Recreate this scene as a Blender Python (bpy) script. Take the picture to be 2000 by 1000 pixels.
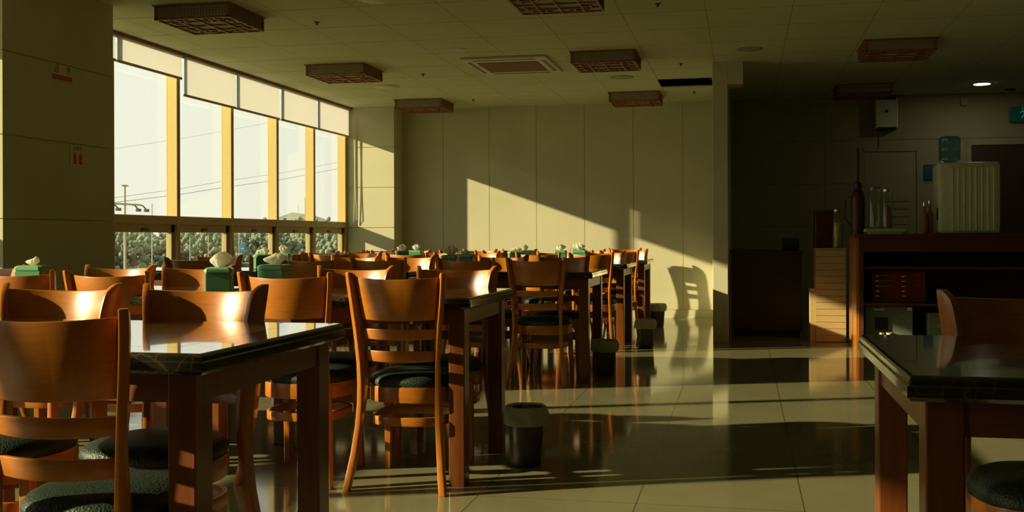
import bpy, bmesh, math, random
from mathutils import Vector, Matrix, noise
for o in list(bpy.data.objects): bpy.data.objects.remove(o)
S = bpy.context.scene
COL = S.collection
R = math.radians

# ------------------------------------------------------------------ camera
cam_d = bpy.data.cameras.new('camera'); cam = bpy.data.objects.new('camera', cam_d); COL.objects.link(cam)
cam_d.sensor_width = 36.0; cam_d.lens = 37.8; cam_d.shift_y = -0.0190
cam_d.clip_start = 0.05; cam_d.clip_end = 3000
cam.matrix_world = (Matrix.Translation((0, 0, 1.0)) @ Matrix.Rotation(math.atan(452/2100), 4, 'Z')
                    @ Matrix.Rotation(R(90), 4, 'X') @ Matrix.Rotation(R(-0.17), 4, 'Z'))
S.camera = cam

# ------------------------------------------------------------------ light
W = bpy.data.worlds.new('sky'); S.world = W; W.use_nodes = True
wn = W.node_tree; wn.nodes.clear()
w_out = wn.nodes.new('ShaderNodeOutputWorld'); w_bg = wn.nodes.new('ShaderNodeBackground')
w_tc = wn.nodes.new('ShaderNodeTexCoord'); w_sx = wn.nodes.new('ShaderNodeSeparateXYZ'); w_cr = wn.nodes.new('ShaderNodeValToRGB')
wn.links.new(w_tc.outputs['Generated'], w_sx.inputs[0]); wn.links.new(w_sx.outputs['Z'], w_cr.inputs[0])
wn.links.new(w_cr.outputs[0], w_bg.inputs[0]); wn.links.new(w_bg.outputs[0], w_out.inputs[0])
cr = w_cr.color_ramp
cr.elements[0].position = 0.0; cr.elements[0].color = (0.95, 0.93, 0.78, 1)
cr.elements[1].position = 0.45; cr.elements[1].color = (0.93, 0.98, 0.84, 1)
w_bg.inputs[1].default_value = 1.05

sun_d = bpy.data.lights.new('sun', 'SUN'); sun = bpy.data.objects.new('sun', sun_d); COL.objects.link(sun)
sun_d.energy = 10.4; sun_d.color = (1.0, 0.83, 0.49); sun_d.angle = R(0.75)
SUN_AZ = R(68.3); SUN_EL = R(18.4)
sdir = Vector((math.sin(SUN_AZ)*math.cos(SUN_EL), math.cos(SUN_AZ)*math.cos(SUN_EL), -math.sin(SUN_EL)))
sun.rotation_euler = sdir.to_track_quat('-Z', 'Y').to_euler()
sun.location = (-12, -4, 6)

VS = S.view_settings
S.display_settings.display_device = 'sRGB'
VS.view_transform = 'Standard'; VS.look = 'None'; VS.gamma = 1.0; VS.exposure = 0.0; VS.use_curve_mapping = False

# ------------------------------------------------------------------ materials
def mat(name, color=(.5, .5, .5), rough=.5, metal=0., coat=0., coat_rough=.1, trans=0., ior=1.45, emit=None, estr=0., spec=.5, sss=0.):
    m = bpy.data.materials.new(name); m.use_nodes = True
    b = m.node_tree.nodes['Principled BSDF']
    b.inputs['Base Color'].default_value = (*color, 1)
    b.inputs['Roughness'].default_value = rough; b.inputs['Metallic'].default_value = metal
    b.inputs['Coat Weight'].default_value = coat; b.inputs['Coat Roughness'].default_value = coat_rough
    b.inputs['Transmission Weight'].default_value = trans; b.inputs['IOR'].default_value = ior
    b.inputs['Specular IOR Level'].default_value = spec
    if emit: b.inputs['Emission Color'].default_value = (*emit, 1); b.inputs['Emission Strength'].default_value = estr
    return m, m.node_tree, b

def N(t, kind, **kw):
    n = t.nodes.new(kind)
    for k, v in kw.items(): setattr(n, k, v)
    return n
def coords(t, scale=(1, 1, 1), out='Object'):
    tc = N(t, 'ShaderNodeTexCoord'); mp = N(t, 'ShaderNodeMapping'); mp.inputs['Scale'].default_value = scale
    t.links.new(tc.outputs[out], mp.inputs[0]); return mp.outputs[0]
def ramp(t, src, stops):
    r = N(t, 'ShaderNodeValToRGB'); t.links.new(src, r.inputs[0]); e = r.color_ramp.elements
    while len(e) < len(stops): e.new(.5)
    for i, (p, c) in enumerate(stops): e[i].position = p; e[i].color = (*c, 1)
    return r.outputs[0]
def bump(t, b, src, strength, dist=.002):
    n = N(t, 'ShaderNodeBump'); n.inputs['Strength'].default_value = strength; n.inputs['Distance'].default_value = dist
    t.links.new(src, n.inputs['Height']); t.links.new(n.outputs[0], b.inputs['Normal'])
def noise_tex(t, vec, scale, detail=4, rough=.5):
    n = N(t, 'ShaderNodeTexNoise'); n.inputs['Scale'].default_value = scale; n.inputs['Detail'].default_value = detail
    n.inputs['Roughness'].default_value = rough; t.links.new(vec, n.inputs['Vector']); return n.outputs['Fac']
def math_n(t, op, a, b=None):
    n = N(t, 'ShaderNodeMath', operation=op)
    for i, v in enumerate((a, b)):
        if v is None: continue
        if isinstance(v, (int, float)): n.inputs[i].default_value = v
        else: t.links.new(v, n.inputs[i])
    return n.outputs[0]
def grid_mask(t, comp, step, offset, width):
    """1 on thin joint lines every step metres"""
    f = math_n(t, 'FRACT', math_n(t, 'DIVIDE', math_n(t, 'SUBTRACT', comp, offset - width/2 - 100*step), step))
    return math_n(t, 'LESS_THAN', f, width/step)

M = {}
def wall_material(name, base, dark=.82):
    m, t, b = mat(name, base, .85, spec=.25)
    v = coords(t)
    w1 = N(t, 'ShaderNodeTexWave'); w1.inputs['Scale'].default_value = 55; w1.bands_direction = 'Z'; w1.inputs['Distortion'].default_value = 2.5
    w1.inputs['Detail'].default_value = 3; w1.inputs['Detail Scale'].default_value = 3
    t.links.new(v, w1.inputs[0])
    n = noise_tex(t, coords(t, (1, 1, 1)), 2.0, 6)
    mix = math_n(t, 'ADD', math_n(t, 'MULTIPLY', w1.outputs['Fac'], .5), math_n(t, 'MULTIPLY', n, .5))
    c = ramp(t, mix, [(.2, tuple(x*dark for x in base)), (.8, tuple(min(1, x*1.08) for x in base))])
    t.links.new(c, b.inputs['Base Color']); bump(t, b, w1.outputs['Fac'], .15, .001)
    return m
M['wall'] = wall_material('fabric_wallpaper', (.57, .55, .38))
M['wall_dark'] = wall_material('wallpaper_darkened_for_shade', (.40, .35, .18))  # darker wallpaper copy, shade of the far corner put into the colour

m, t, b = mat('ceiling_board', (.60, .53, .27), .9, spec=.2)
v = coords(t); sp = N(t, 'ShaderNodeSeparateXYZ'); t.links.new(v, sp.inputs[0])
gx = grid_mask(t, sp.outputs['X'], .612, -.262, .007); gy = grid_mask(t, sp.outputs['Y'], .672, 7.93, .015)
g = math_n(t, 'MAXIMUM', gx, gy)
n1 = noise_tex(t, v, 220, 3); n2 = noise_tex(t, v, 1.1, 3)
cc = ramp(t, math_n(t, 'ADD', math_n(t, 'MULTIPLY', n1, .6), math_n(t, 'MULTIPLY', n2, .4)), [(.3, (.51, .53, .33)), (.7, (.63, .65, .41))])
mx = N(t, 'ShaderNodeMixRGB'); t.links.new(math_n(t, 'MULTIPLY', g, .55), mx.inputs[0]); t.links.new(cc, mx.inputs[1]); mx.inputs[2].default_value = (.13, .10, .04, 1)
t.links.new(mx.outputs[0], b.inputs['Base Color'])
M['ceiling'] = m

m, t, b = mat('polished_floor_tile', (.4, .33, .17), .10, spec=.6)
v = coords(t); sp = N(t, 'ShaderNodeSeparateXYZ'); t.links.new(v, sp.inputs[0])
g = math_n(t, 'MAXIMUM', grid_mask(t, sp.outputs['X'], .61, .215, .005), grid_mask(t, sp.outputs['Y'], .61, 4.03, .004))
n1 = noise_tex(t, v, 90, 6, .7); n2 = noise_tex(t, v, 3, 4)
cc = ramp(t, math_n(t, 'ADD', math_n(t, 'MULTIPLY', n1, .5), math_n(t, 'MULTIPLY', n2, .5)), [(.3, (.19, .178, .098)), (.7, (.25, .234, .132))])
mx = N(t, 'ShaderNodeMixRGB'); t.links.new(math_n(t, 'MULTIPLY', g, .8), mx.inputs[0]); t.links.new(cc, mx.inputs[1]); mx.inputs[2].default_value = (.05, .04, .015, 1)
t.links.new(mx.outputs[0], b.inputs['Base Color'])
rr = N(t, 'ShaderNodeMapRange'); t.links.new(n2, rr.inputs[0]); rr.inputs[3].default_value = .05; rr.inputs[4].default_value = .12
t.links.new(rr.outputs[0], b.inputs['Roughness'])
M['floor'] = m

def wood(name, c1, c2, rough=.3, coat=.5, axis='X', scale=1., coat_rough=.12):
    m, t, b = mat(name, c1, rough, coat=coat, coat_rough=coat_rough)
    s = {'X': (1.2, 14, 14), 'Y': (14, 1.2, 14), 'Z': (14, 14, 1.2)}[axis]
    v = coords(t, tuple(x*scale for x in s))
    n = noise_tex(t, v, 3.0, 8, .6); n2 = noise_tex(t, v, 14.0, 4, .6)
    f = math_n(t, 'ADD', math_n(t, 'MULTIPLY', n, .7), math_n(t, 'MULTIPLY', n2, .3))
    t.links.new(ramp(t, f, [(.3, c2), (.65, c1)]), b.inputs['Base Color'])
    bump(t, b, n2, .06, .001)
    return m
M['chair'] = wood('varnished_chair_wood', (.47, .158, .009), (.32, .096, .005), .36, .38, 'X', 1., .2)
M['chair_z'] = wood('varnished_chair_wood_upright', (.47, .156, .009), (.32, .095, .005), .36, .38, 'Z', 1., .2)
M['leg'] = wood('mahogany_table_wood', (.19, .055, .010), (.11, .030, .006), .35, .3, 'Z')
M['apron'] = wood('mahogany_apron_wood', (.19, .060, .016), (.12, .036, .010), .4, .25, 'X')
M['inlay'] = wood('table_wood_inlay', (.17, .105, .032), (.12, .070, .020), .12, 1.0, 'X', 1.0, .03)
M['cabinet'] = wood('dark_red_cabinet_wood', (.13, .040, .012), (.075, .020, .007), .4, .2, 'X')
M['cab_side'] = wood('cabinet_wood_sunlit', (.42, .14, .02), (.30, .09, .012), .35, .4, 'Z')  # bright orange copy of the cabinet wood, sunlight painted into the side
M['pale_wood'] = wood('pale_slat_wood', (.52, .38, .17), (.44, .31, .13), .5, .1, 'X')

m, t, b = mat('dark_marble', (.02, .018, .012), .12, coat=1., coat_rough=.03)
v = coords(t, (1, 1, 1)); vn = N(t, 'ShaderNodeTexVoronoi'); vn.feature = 'DISTANCE_TO_EDGE'; vn.inputs['Scale'].default_value = 22
wv = N(t, 'ShaderNodeVectorMath', operation='ADD'); t.links.new(v, wv.inputs[0])
nz = N(t, 'ShaderNodeTexNoise'); nz.inputs['Scale'].default_value = 9; nz.inputs['Detail'].default_value = 5; t.links.new(v, nz.inputs['Vector'])
sc = N(t, 'ShaderNodeVectorMath', operation='SCALE'); t.links.new(nz.outputs['Color'], sc.inputs[0]); sc.inputs['Scale'].default_value = .12
t.links.new(sc.outputs[0], wv.inputs[1]); t.links.new(wv.outputs[0], vn.inputs['Vector'])
c = ramp(t, vn.outputs['Distance'], [(0, (.085, .05, .024)), (.04, (.034, .022, .012)), (.14, (.015, .016, .010))])
t.links.new(c, b.inputs['Base Color']); M['marble'] = m

m, t, b = mat('green_black_leather', (.013, .026, .016), .5, spec=.4)
vn = N(t, 'ShaderNodeTexVoronoi'); vn.inputs['Scale'].default_value = 170; t.links.new(coords(t), vn.inputs['Vector'])
bump(t, b, vn.outputs['Distance'], .8, .0018); M['leather'] = m

m, t, b = mat('window_frame_paint', (.42, .34, .16), .5); t.links.new(ramp(t, noise_tex(t, coords(t), 60, 3), [(.3, (.40, .32, .15)), (.7, (.46, .37, .18))]), b.inputs['Base Color']); M['frame'] = m
m, t, b = mat('frame_paint_sunlit', (.62, .47, .17), .55); t.links.new(ramp(t, noise_tex(t, coords(t), 40, 3), [(.3, (.62, .47, .17)), (.7, (.63, .48, .18))]), b.inputs['Base Color']); M['reveal'] = m  # frame colour made lighter and yellower for the sunlit mullion sides

def glass(name, tint, rough=0.0, gl=.06):
    m = bpy.data.materials.new(name); m.use_nodes = True; t = m.node_tree; t.nodes.clear()
    o = N(t, 'ShaderNodeOutputMaterial'); a = N(t, 'ShaderNodeBsdfTransparent'); g_ = N(t, 'ShaderNodeBsdfGlossy'); mx = N(t, 'ShaderNodeMixShader')
    a.inputs[0].default_value = (*tint, 1); g_.inputs['Roughness'].default_value = rough; g_.inputs[0].default_value = (1, 1, 1, 1)
    lw = N(t, 'ShaderNodeLayerWeight'); lw.inputs['Blend'].default_value = .5
    f = math_n(t, 'ADD', math_n(t, 'MULTIPLY', math_n(t, 'POWER', lw.outputs['Facing'], 5), .5), .02)
    t.links.new(math_n(t, 'MULTIPLY', f, gl), mx.inputs[0]); t.links.new(a.outputs[0], mx.inputs[1]); t.links.new(g_.outputs[0], mx.inputs[2])
    t.links.new(mx.outputs[0], o.inputs[0]); return m
M['glass'] = glass('window_glass', (.97, .98, .95), 0., 1.0)
M['jar'] = glass('clear_jar_glass', (.86, .88, .80), .02, 2.2)
M['bottle'] = glass('blue_bottle_plastic', (.45, .62, .75), .05, 2.0)

def translucent(name, col, tr=.5, openw=0.):
    m = bpy.data.materials.new(name); m.use_nodes = True; t = m.node_tree; t.nodes.clear()
    o = N(t, 'ShaderNodeOutputMaterial'); a = N(t, 'ShaderNodeBsdfDiffuse'); g_ = N(t, 'ShaderNodeBsdfTranslucent'); mx = N(t, 'ShaderNodeMixShader')
    n = noise_tex(t, coords(t, (1, 1, 1)), 300, 2)
    c = ramp(t, n, [(.2, tuple(x*.94 for x in col)), (.8, col)])
    t.links.new(c, a.inputs[0]); t.links.new(c, g_.inputs[0]); mx.inputs[0].default_value = tr
    t.links.new(a.outputs[0], mx.inputs[1]); t.links.new(g_.outputs[0], mx.inputs[2])
    tp_ = N(t, 'ShaderNodeBsdfTransparent'); m2 = N(t, 'ShaderNodeMixShader'); m2.inputs[0].default_value = openw
    t.links.new(mx.outputs[0], m2.inputs[1]); t.links.new(tp_.outputs[0], m2.inputs[2]); t.links.new(m2.outputs[0], o.inputs[0]); return m
M['blind'] = translucent('roller_blind_cloth', (.57, .56, .56), .80, .14)
M['tissue'] = translucent('soft_tissue_paper', (.85, .82, .72), .45)
M['liner'] = translucent('thin_bin_bag_plastic', (.75, .75, .62), .5, .15)
M['lamp_paper'] = translucent('lamp_paper', (.62, .60, .40), .3)

def plain(key, name, c, r=.5, metal=0., coat=0., var=.12, sc=30):
    m, t, b = mat(name, c, r, metal, coat)
    t.links.new(ramp(t, noise_tex(t, coords(t), sc, 4), [(.3, tuple(x*(1-var) for x in c)), (.7, tuple(x*(1+var) for x in c))]), b.inputs['Base Color'])
    M[key] = m
plain('green', 'green_box_plastic', (.075, .235, .115), .4, coat=.2, var=.05)
plain('green_lid', 'green_lid_plastic', (.13, .34, .17), .35, coat=.2, var=.05)
plain('bin', 'dark_grey_bin_plastic', (.060, .045, .028), .45)
plain('brown', 'brown_trim_paint', (.20, .10, .035), .6)
plain('lampwood', 'red_brown_lamp_wood', (.27, .105, .040), .5)
plain('white', 'cream_plastic', (.55, .52, .34), .45, var=.04)
plain('appliance', 'white_appliance_plastic', (.62, .64, .42), .4, var=.04)
plain('rib', 'pale_appliance_rib', (.85, .86, .60), .4, var=.03)
plain('black', 'black_plastic', (.015, .014, .012), .4)
plain('grey', 'grey_green_card', (.12, .15, .11), .6)
plain('steel', 'brushed_steel', (.6, .58, .5), .2, metal=1.)
plain('red', 'red_plastic', (.28, .03, .02), .35, coat=.4)
plain('darkred', 'dark_red_plastic', (.07, .018, .012), .4)
plain('signred', 'red_sign_ink', (.42, .06, .04), .5)
plain('signwhite', 'white_sign_board', (.60, .56, .38), .5, var=.04)
plain('ink', 'dark_sign_ink', (.10, .09, .05), .6)
plain('blue', 'blue_sign_board', (.02, .09, .20), .5)
M['counter'] = wood('blackish_brown_wood', (.045, .020, .010), (.025, .012, .006), .5, .1, 'X')
plain('door', 'brown_door_wood', (.06, .028, .014), .5)
plain('cover', 'dull_speaker_cover', (.34, .31, .17), .8)
plain('grille', 'brown_filter_mesh', (.20, .11, .03), .8, sc=300, var=.3)
plain('noodle', 'dried_noodles', (.45, .34, .10), .7, sc=200, var=.4)
plain('amber', 'amber_tea_leaves', (.30, .13, .03), .6, sc=120, var=.4)
plain('pole', 'pale_concrete_pole', (.35, .32, .22), .8)
plain('wire', 'dark_power_wire', (.05, .05, .04), .7)
plain('grass', 'hazy_meadow_grass', (.22, .24, .11), .95, sc=.15, var=.3)  # distance haze is part of the grass colour
plain('hill', 'hazy_wooded_hill', (.19, .21, .16), .95, sc=.05, var=.25)  # hill tone includes the haze in front of it
plain('tree', 'hazy_tree_foliage', (.165, .20, .135), .95, sc=1.2, var=.25)  # foliage paled in colour to stand for aerial haze
plain('bluesign', 'blue_road_sign_board', (.05, .22, .42), .5)
M['exit'] = mat('lit_exit_sign_green', (.01, .08, .06), .4, emit=(.05, .55, .38), estr=.015)[0]
M['exitmark'] = mat('lit_exit_sign_mark', (.15, .30, .26), .4, emit=(.3, .9, .75), estr=.06)[0]
M['lampglow'] = mat('downlight_diffuser_glow', (1, 1, 1), .4, emit=(1., .98, .88), estr=6.)[0]

# ------------------------------------------------------------------ mesh helpers
def link(name, me, material, parent=None, smooth=False):
    o = bpy.data.objects.new(name, me); COL.objects.link(o)
    if material is not None and not me.materials: me.materials.append(material)
    if parent is not None: o.parent = parent
    if smooth:
        for p in me.polygons: p.use_smooth = True
    return o
class MB:
    def __init__(s): s.bm = bmesh.new()
    def box(s, x0, x1, y0, y1, z0, z1, bev=0.):
        r = bmesh.ops.create_cube(s.bm, size=1)
        bmesh.ops.scale(s.bm, vec=(abs(x1-x0), abs(y1-y0), abs(z1-z0)), verts=r['verts'])
        bmesh.ops.translate(s.bm, vec=((x0+x1)/2, (y0+y1)/2, (z0+z1)/2), verts=r['verts'])
        if bev:
            es = list({e for v in r['verts'] for e in v.link_edges})
            bmesh.ops.bevel(s.bm, geom=es, offset=bev, segments=2, affect='EDGES', profile=.5)
        return s
    def loft(s, secs, close=True, cap=True):
        """secs: list of rings (lists of points, same count)"""
        rings = [[s.bm.verts.new(p) for p in r] for r in secs]
        n = len(rings[0])
        for a, b in zip(rings[:-1], rings[1:]):
            for i in range(n if close else n-1):
                j = (i+1) % n
                try: s.bm.faces.new((a[i], a[j], b[j], b[i]))
                except ValueError: pass
        if cap and close:
            s.bm.faces.new(rings[0][::-1]); s.bm.faces.new(rings[-1])
        return s
    def lathe(s, prof, seg=24, c=(0, 0, 0), cap=True, rfun=None):
        secs = []
        for r, z in prof:
            secs.append([(c[0]+r*math.cos(2*math.pi*i/seg)*(1 if not rfun else rfun(i/seg, z)), c[1]+r*math.sin(2*math.pi*i/seg)*(1 if not rfun else rfun(i/seg, z)), c[2]+z) for i in range(seg)])
        return s.loft(secs, True, cap)
    def tube(s, pts, r, seg=8, closed=False):
        pts = [Vector(p) for p in pts]; n = len(pts); secs = []
        for i, p in enumerate(pts):
            if closed: d = (pts[(i+1) % n]-pts[i-1]).normalized()
            else: d = (pts[min(i+1, n-1)]-pts[max(i-1, 0)]).normalized()
            up = Vector((0, 0, 1)) if abs(d.z) < .95 else Vector((1, 0, 0))
            a = d.cross(up).normalized(); bb = a.cross(d).normalized()
            secs.append([p+a*(r*math.cos(2*math.pi*k/seg))+bb*(r*math.sin(2*math.pi*k/seg)) for k in range(seg)])
        if closed: secs.append(secs[0]); return s.loft(secs, True, False)
        return s.loft(secs)
    def build(s, name, material, parent=None, smooth=False, bevel=0., solid=0.):
        bmesh.ops.remove_doubles(s.bm, verts=s.bm.verts, dist=1e-6)
        bmesh.ops.recalc_face_normals(s.bm, faces=s.bm.faces)
        if bevel:
            es = [e for e in s.bm.edges if len(e.link_faces) == 2 and e.calc_face_angle(0) > .6]
            bmesh.ops.bevel(s.bm, geom=es, offset=bevel, segments=2, affect='EDGES', profile=.5, clamp_overlap=True)
        me = bpy.data.meshes.new(name); s.bm.to_mesh(me); s.bm.free()
        o = link(name, me, material, parent)
        if smooth:
            for p in me.polygons: p.use_smooth = True
            try: me.set_sharp_from_angle(angle=R(35))
            except Exception: pass
        return o
def empty(name, loc=(0, 0, 0), rz=0.):
    o = bpy.data.objects.new(name, None); COL.objects.link(o); o.location = loc; o.rotation_euler = (0, 0, rz); o.empty_display_size = .1
    return o
def tag(o, label, cat, group=None, kind=None):
    o['label'] = label; o['category'] = cat
    if group: o['group'] = group
    if kind: o['kind'] = kind
    return o
def struct(o): o['kind'] = 'structure'; return o
def copy_tree(o, parent=None):
    c = o.copy(); COL.objects.link(c); c.parent = parent
    if parent is not None: c.matrix_parent_inverse = o.matrix_parent_inverse
    for ch in [x for x in bpy.data.objects if x.parent == o]: copy_tree(ch, c)
    return c
def text_mesh(name, body, size, material, parent, loc, rot, extrude=.0006):
    cu = bpy.data.curves.new(name, 'FONT'); cu.body = body; cu.size = size; cu.extrude = extrude; cu.align_x = 'CENTER'; cu.align_y = 'CENTER'
    o = bpy.data.objects.new(name, cu); COL.objects.link(o); o.parent = parent; o.location = loc; o.rotation_euler = rot
    dg = bpy.context.evaluated_depsgraph_get(); dg.update()
    me = bpy.data.meshes.new_from_object(o.evaluated_get(dg)); bpy.data.objects.remove(o)
    me.materials.clear(); me.materials.append(material)
    o = bpy.data.objects.new(name, me); COL.objects.link(o); o.parent = parent; o.location = loc; o.rotation_euler = rot; return o

# ------------------------------------------------------------------ room dimensions
ZC = 2.64; XW = -4.93; YB = 13.27; XR = 5.6; YF = -4.0
YP = 12.925          # face of the far window pilaster
XP = -4.36          # inner face of the window pilasters
ZH = ZC+.22       # top of the window band above the ceiling line
HOLE = (-.88, -.32, 11.33, 11.95)

# floor, ceiling
MB().box(-5.05, XR+.15, YF-.15, YB+.15, -.12, 0).build('floor', M['floor'])
struct(bpy.data.objects['floor'])
cb = MB(); x0, x1, y0, y1 = HOLE
cb.box(-4.93, x0, YF-.15, YB+.15, ZC, ZC+.012); cb.box(x1, XR+.15, YF-.15, YB+.15, ZC, ZC+.012)
cb.box(x0, x1, YF-.15, y0, ZC, ZC+.012); cb.box(x0, x1, y1, YB+.15, ZC, ZC+.012)
struct(cb.build('ceiling', M['ceiling']))
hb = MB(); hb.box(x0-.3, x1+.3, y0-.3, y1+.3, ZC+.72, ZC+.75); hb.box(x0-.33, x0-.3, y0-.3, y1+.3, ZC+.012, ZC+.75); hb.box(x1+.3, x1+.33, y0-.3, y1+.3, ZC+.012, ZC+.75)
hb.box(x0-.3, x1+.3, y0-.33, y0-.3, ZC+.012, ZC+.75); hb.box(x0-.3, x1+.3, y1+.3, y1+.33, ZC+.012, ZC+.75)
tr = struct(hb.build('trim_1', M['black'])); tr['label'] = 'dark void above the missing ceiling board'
tb = MB(); tb.tube([(x0-.1, y1-.18, ZC+.3), (x0+.30, y1-.16, ZC+.27), (x0+.34, y1-.16, ZC+.6)], .012); tb.tube([(x0+.33, y0-.2, ZC+.2), (x0+.33, y1+.2, ZC+.2)], .010)
tag(tb.build('ceiling_hanger', M['steel']), 'grey metal hanger rod seen inside the open hole in the ceiling', 'hanger')

# back wall: left field in vertical fabric panels with joints, far right field coloured darker for the shade there
bk = MB(); xs = [-5.03, -4.36, -3.755, -3.149, -2.541, -1.931, -1.326, -.721, -.142]
for a, c in zip(xs[:-1], xs[1:]): bk.box(a+.003, c-.003, YB, YB+.14, .105, ZC)
bk.box(-5.03, -.142, YB+.006, YB+.15, 0, ZC)
struct(bk.build('wall_back', M['wall'], bevel=0.))
struct(MB().box(-5.0, -.28, YB-.008, YB+.01, 0, .10).build('baseboard_back', M['wall']))
bd = MB()
for a, c in ((-.142, .95), (.95, 5.75)):
    for z0, z1 in ((0, .60), (.60, 1.11), (1.11, 1.61), (1.61, 2.12), (2.12, ZC)): bd.box(a+.003, c-.003, YB, YB+.14, z0+.003, z1-.003)
bd.box(-.142, 5.75, YB+.006, YB+.15, 0, ZC)
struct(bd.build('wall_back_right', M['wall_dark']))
struct(MB().box(XR, XR+.15, YF, YB, 0, ZC).build('wall_right', M['wall']))
struct(MB().box(-5.03, XR, YF-.15, YF, 0, ZC).build('wall_front', M['wall']))
# partition between hall and service corner: post, wall behind it, short beam
pt = MB(); pt.box(-.283, -.142, 10.33, YB, 0, ZC, .004); pt.box(-.142, 0.0, 10.33, 10.63, 2.43, ZC)
struct(pt.build('wall_partition', M['wall']))

# pilasters on the window side (horizontal panel joints)
def pilaster(n, y0, y1, x0=-5.03, x1=XP):
    p = MB()
    for z0, z1 in ((0, .60), (.60, 1.118), (1.118, 1.627), (1.627, 2.136), (2.136, ZH)): p.box(x0, x1, y0, y1, z0+.0035, z1-.0035)
    p.box(x0, x1-.008, y0+.008, y1-.008, 0, ZH)
    return struct(p.build('wall_'+n, M['wall']))
pilaster('pilaster_left', 5.685, 6.85)
pilaster('pilaster_far', YP, YB, x1=-4.30)
pilaster('pilaster_near', -1.75, -.55)

# ------------------------------------------------------------------ windows
ZS = .42; ZT0 = 1.115; ZT1 = 1.19
def window(n, ya, yb, mull=True):
    w = struct(empty('window_%d' % n, (XW, (ya+yb)/2, ZS)))
    def P(mb, name, m_, **k):
        for v in mb.bm.verts: v.co -= Vector((XW, (ya+yb)/2, ZS))
        return mb.build(name, m_, w, **k)
    hm = .026
    P(MB().box(XW-.10, XW, yb-hm, yb+hm, ZS, ZH), 'mullion', M['reveal'])
    P(MB().box(XW-.001, XW+.004, yb-hm-.002, yb+hm+.002, ZS, ZC-.03), 'mullion_cap', M['frame'])
    P(MB().box(XW-.10, XW+.002, ya+hm, yb-hm, ZT0, ZT1, .004), 'transom', M['frame'])
    P(MB().box(XW-.10, XW, ya-hm, yb+hm, ZH, ZH+.05), 'head', M['frame'])
    P(MB().box(XW-.10, XW+.03, ya+hm, yb-hm, ZS-.04, ZS), 'sill', M['frame'])
    P(MB().box(XW-.094, XW-.090, ya+hm, yb-hm, ZT1, ZH), 'pane', M['glass'])
    fr = MB(); a, c = ya+hm+.002, yb-hm-.002
    fr.box(XW-.075, XW-.025, a, c, ZT0-.07, ZT0-.001); fr.box(XW-.075, XW-.025, a, c, ZS, ZS+.06)
    fr.box(XW-.075, XW-.025, a, a+.05, ZS, ZT0); fr.box(XW-.075, XW-.025, c-.05, c, ZS, ZT0)
    sa = P(fr, 'sash', M['frame'])
    pn = MB().box(XW-.052, XW-.048, a+.05, c-.05, ZS+.06, ZT0-.07)
    P(pn, 'lower_pane', M['glass'])
    P(MB().box(XW-.025, XW-.010, (a+c)/2-.05, (a+c)/2+.05, ZT0-.055, ZT0-.035, .004), 'handle', M['bin'])
    return w
ys = [6.85, 7.725, 8.755, 9.79, 10.845, 11.865, 12.895]
wi = 1
for a, c in zip(ys[:-1], ys[1:]): window(wi, a, c); wi += 1
ysn = [5.685 - 1.04*k for k in range(7)]
for k in range(6): window(wi, ysn[k+1], ysn[k]); wi += 1
struct(MB().box(-5.05, XW, 6.85, YP, 0, ZS-.04).build('wall_window_sill', M['wall']))
struct(MB().box(-5.05, XW, -.55, 5.685, 0, ZS-.04).build('wall_window_sill_near', M['wall']))
struct(MB().box(-5.03, XW, YF, -1.75, 0, ZH).build('wall_left', M['wall']))
struct(MB().box(XW, XW+.075, 6.85, YP, ZC-.028, ZC-.001).build('trim_2', M['brown']))
struct(MB().box(XW, XW+.075, -.55, 5.685, ZC-.028, ZC-.001).build('trim_3', M['brown']))

bh = MB(); bh.box(XW, XW+.03, YF, YP, ZC+.012, ZH+.05); struct(bh.build('bulkhead_light_block', M['wall']))  # unseen board added above the ceiling to stop sunlight leaking in
# roller blinds
def blind(ya, yb, zb, label, group='cream roller blinds along the windows'):
    b = empty('roller_blind', (XW+.045, (ya+yb)/2, ZC-.03)); h = ZC-.03-zb; L = yb-ya
    me = MB(); me.box(-.0008, .0008, -L/2, L/2, -h, 0); me.build('blind_cloth', M['blind'], b)
    MB().box(-.009, .009, -L/2-.004, L/2+.004, -h-.022, -h, .004).build('bottom_bar', M['frame'], b)
    MB().lathe([(.02, -L/2), (.02, L/2)], 12).build('roller_tube', M['white'], b)
    rt = [o for o in bpy.data.objects if o.parent == b and o.name.startswith('roller_tube')][0]; rt.rotation_euler = (R(90), 0, 0); rt.location = (0, 0, .008)
    tag(b, label, 'blind', group)
blind(6.90, 7.705, 2.425, 'roller blind nearest the left pillar, mostly hidden behind it')
blind(7.735, 8.735, 2.425, 'short cream roller blind, pulled higher than its neighbours, beside the left pillar')
blind(8.785, 9.775, 2.284, 'cream roller blind second from the left pillar, first of the lower ones')
blind(9.805, 10.80, 2.284, 'cream roller blind third from the left pillar')
blind(10.855, 11.84, 2.284, 'cream roller blind fourth from the left pillar')
blind(11.875, 12.90, 2.284, 'cream roller blind farthest from the camera, next to the far pilaster')
for k in range(6): blind(ysn[k+1]+.02, ysn[k]-.02, 2.284, 'cream roller blind on the near windows left of the pillar')
bc = MB(); pts = []
for i in range(33):
    a = i/32; z = 2.5-1.35*min(a, 1-a)*2 if True else 0
    pts.append((XW+.10+(.045 if a > .5 else 0)+.02*math.sin(a*6), YP-.03, max(z, 1.17)))
bc.tube(pts, .004, 6)
tag(bc.build('bead_chain', M['white']), 'thin pale blind pull chain hanging against the far sunlit pilaster', 'chain')

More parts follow.
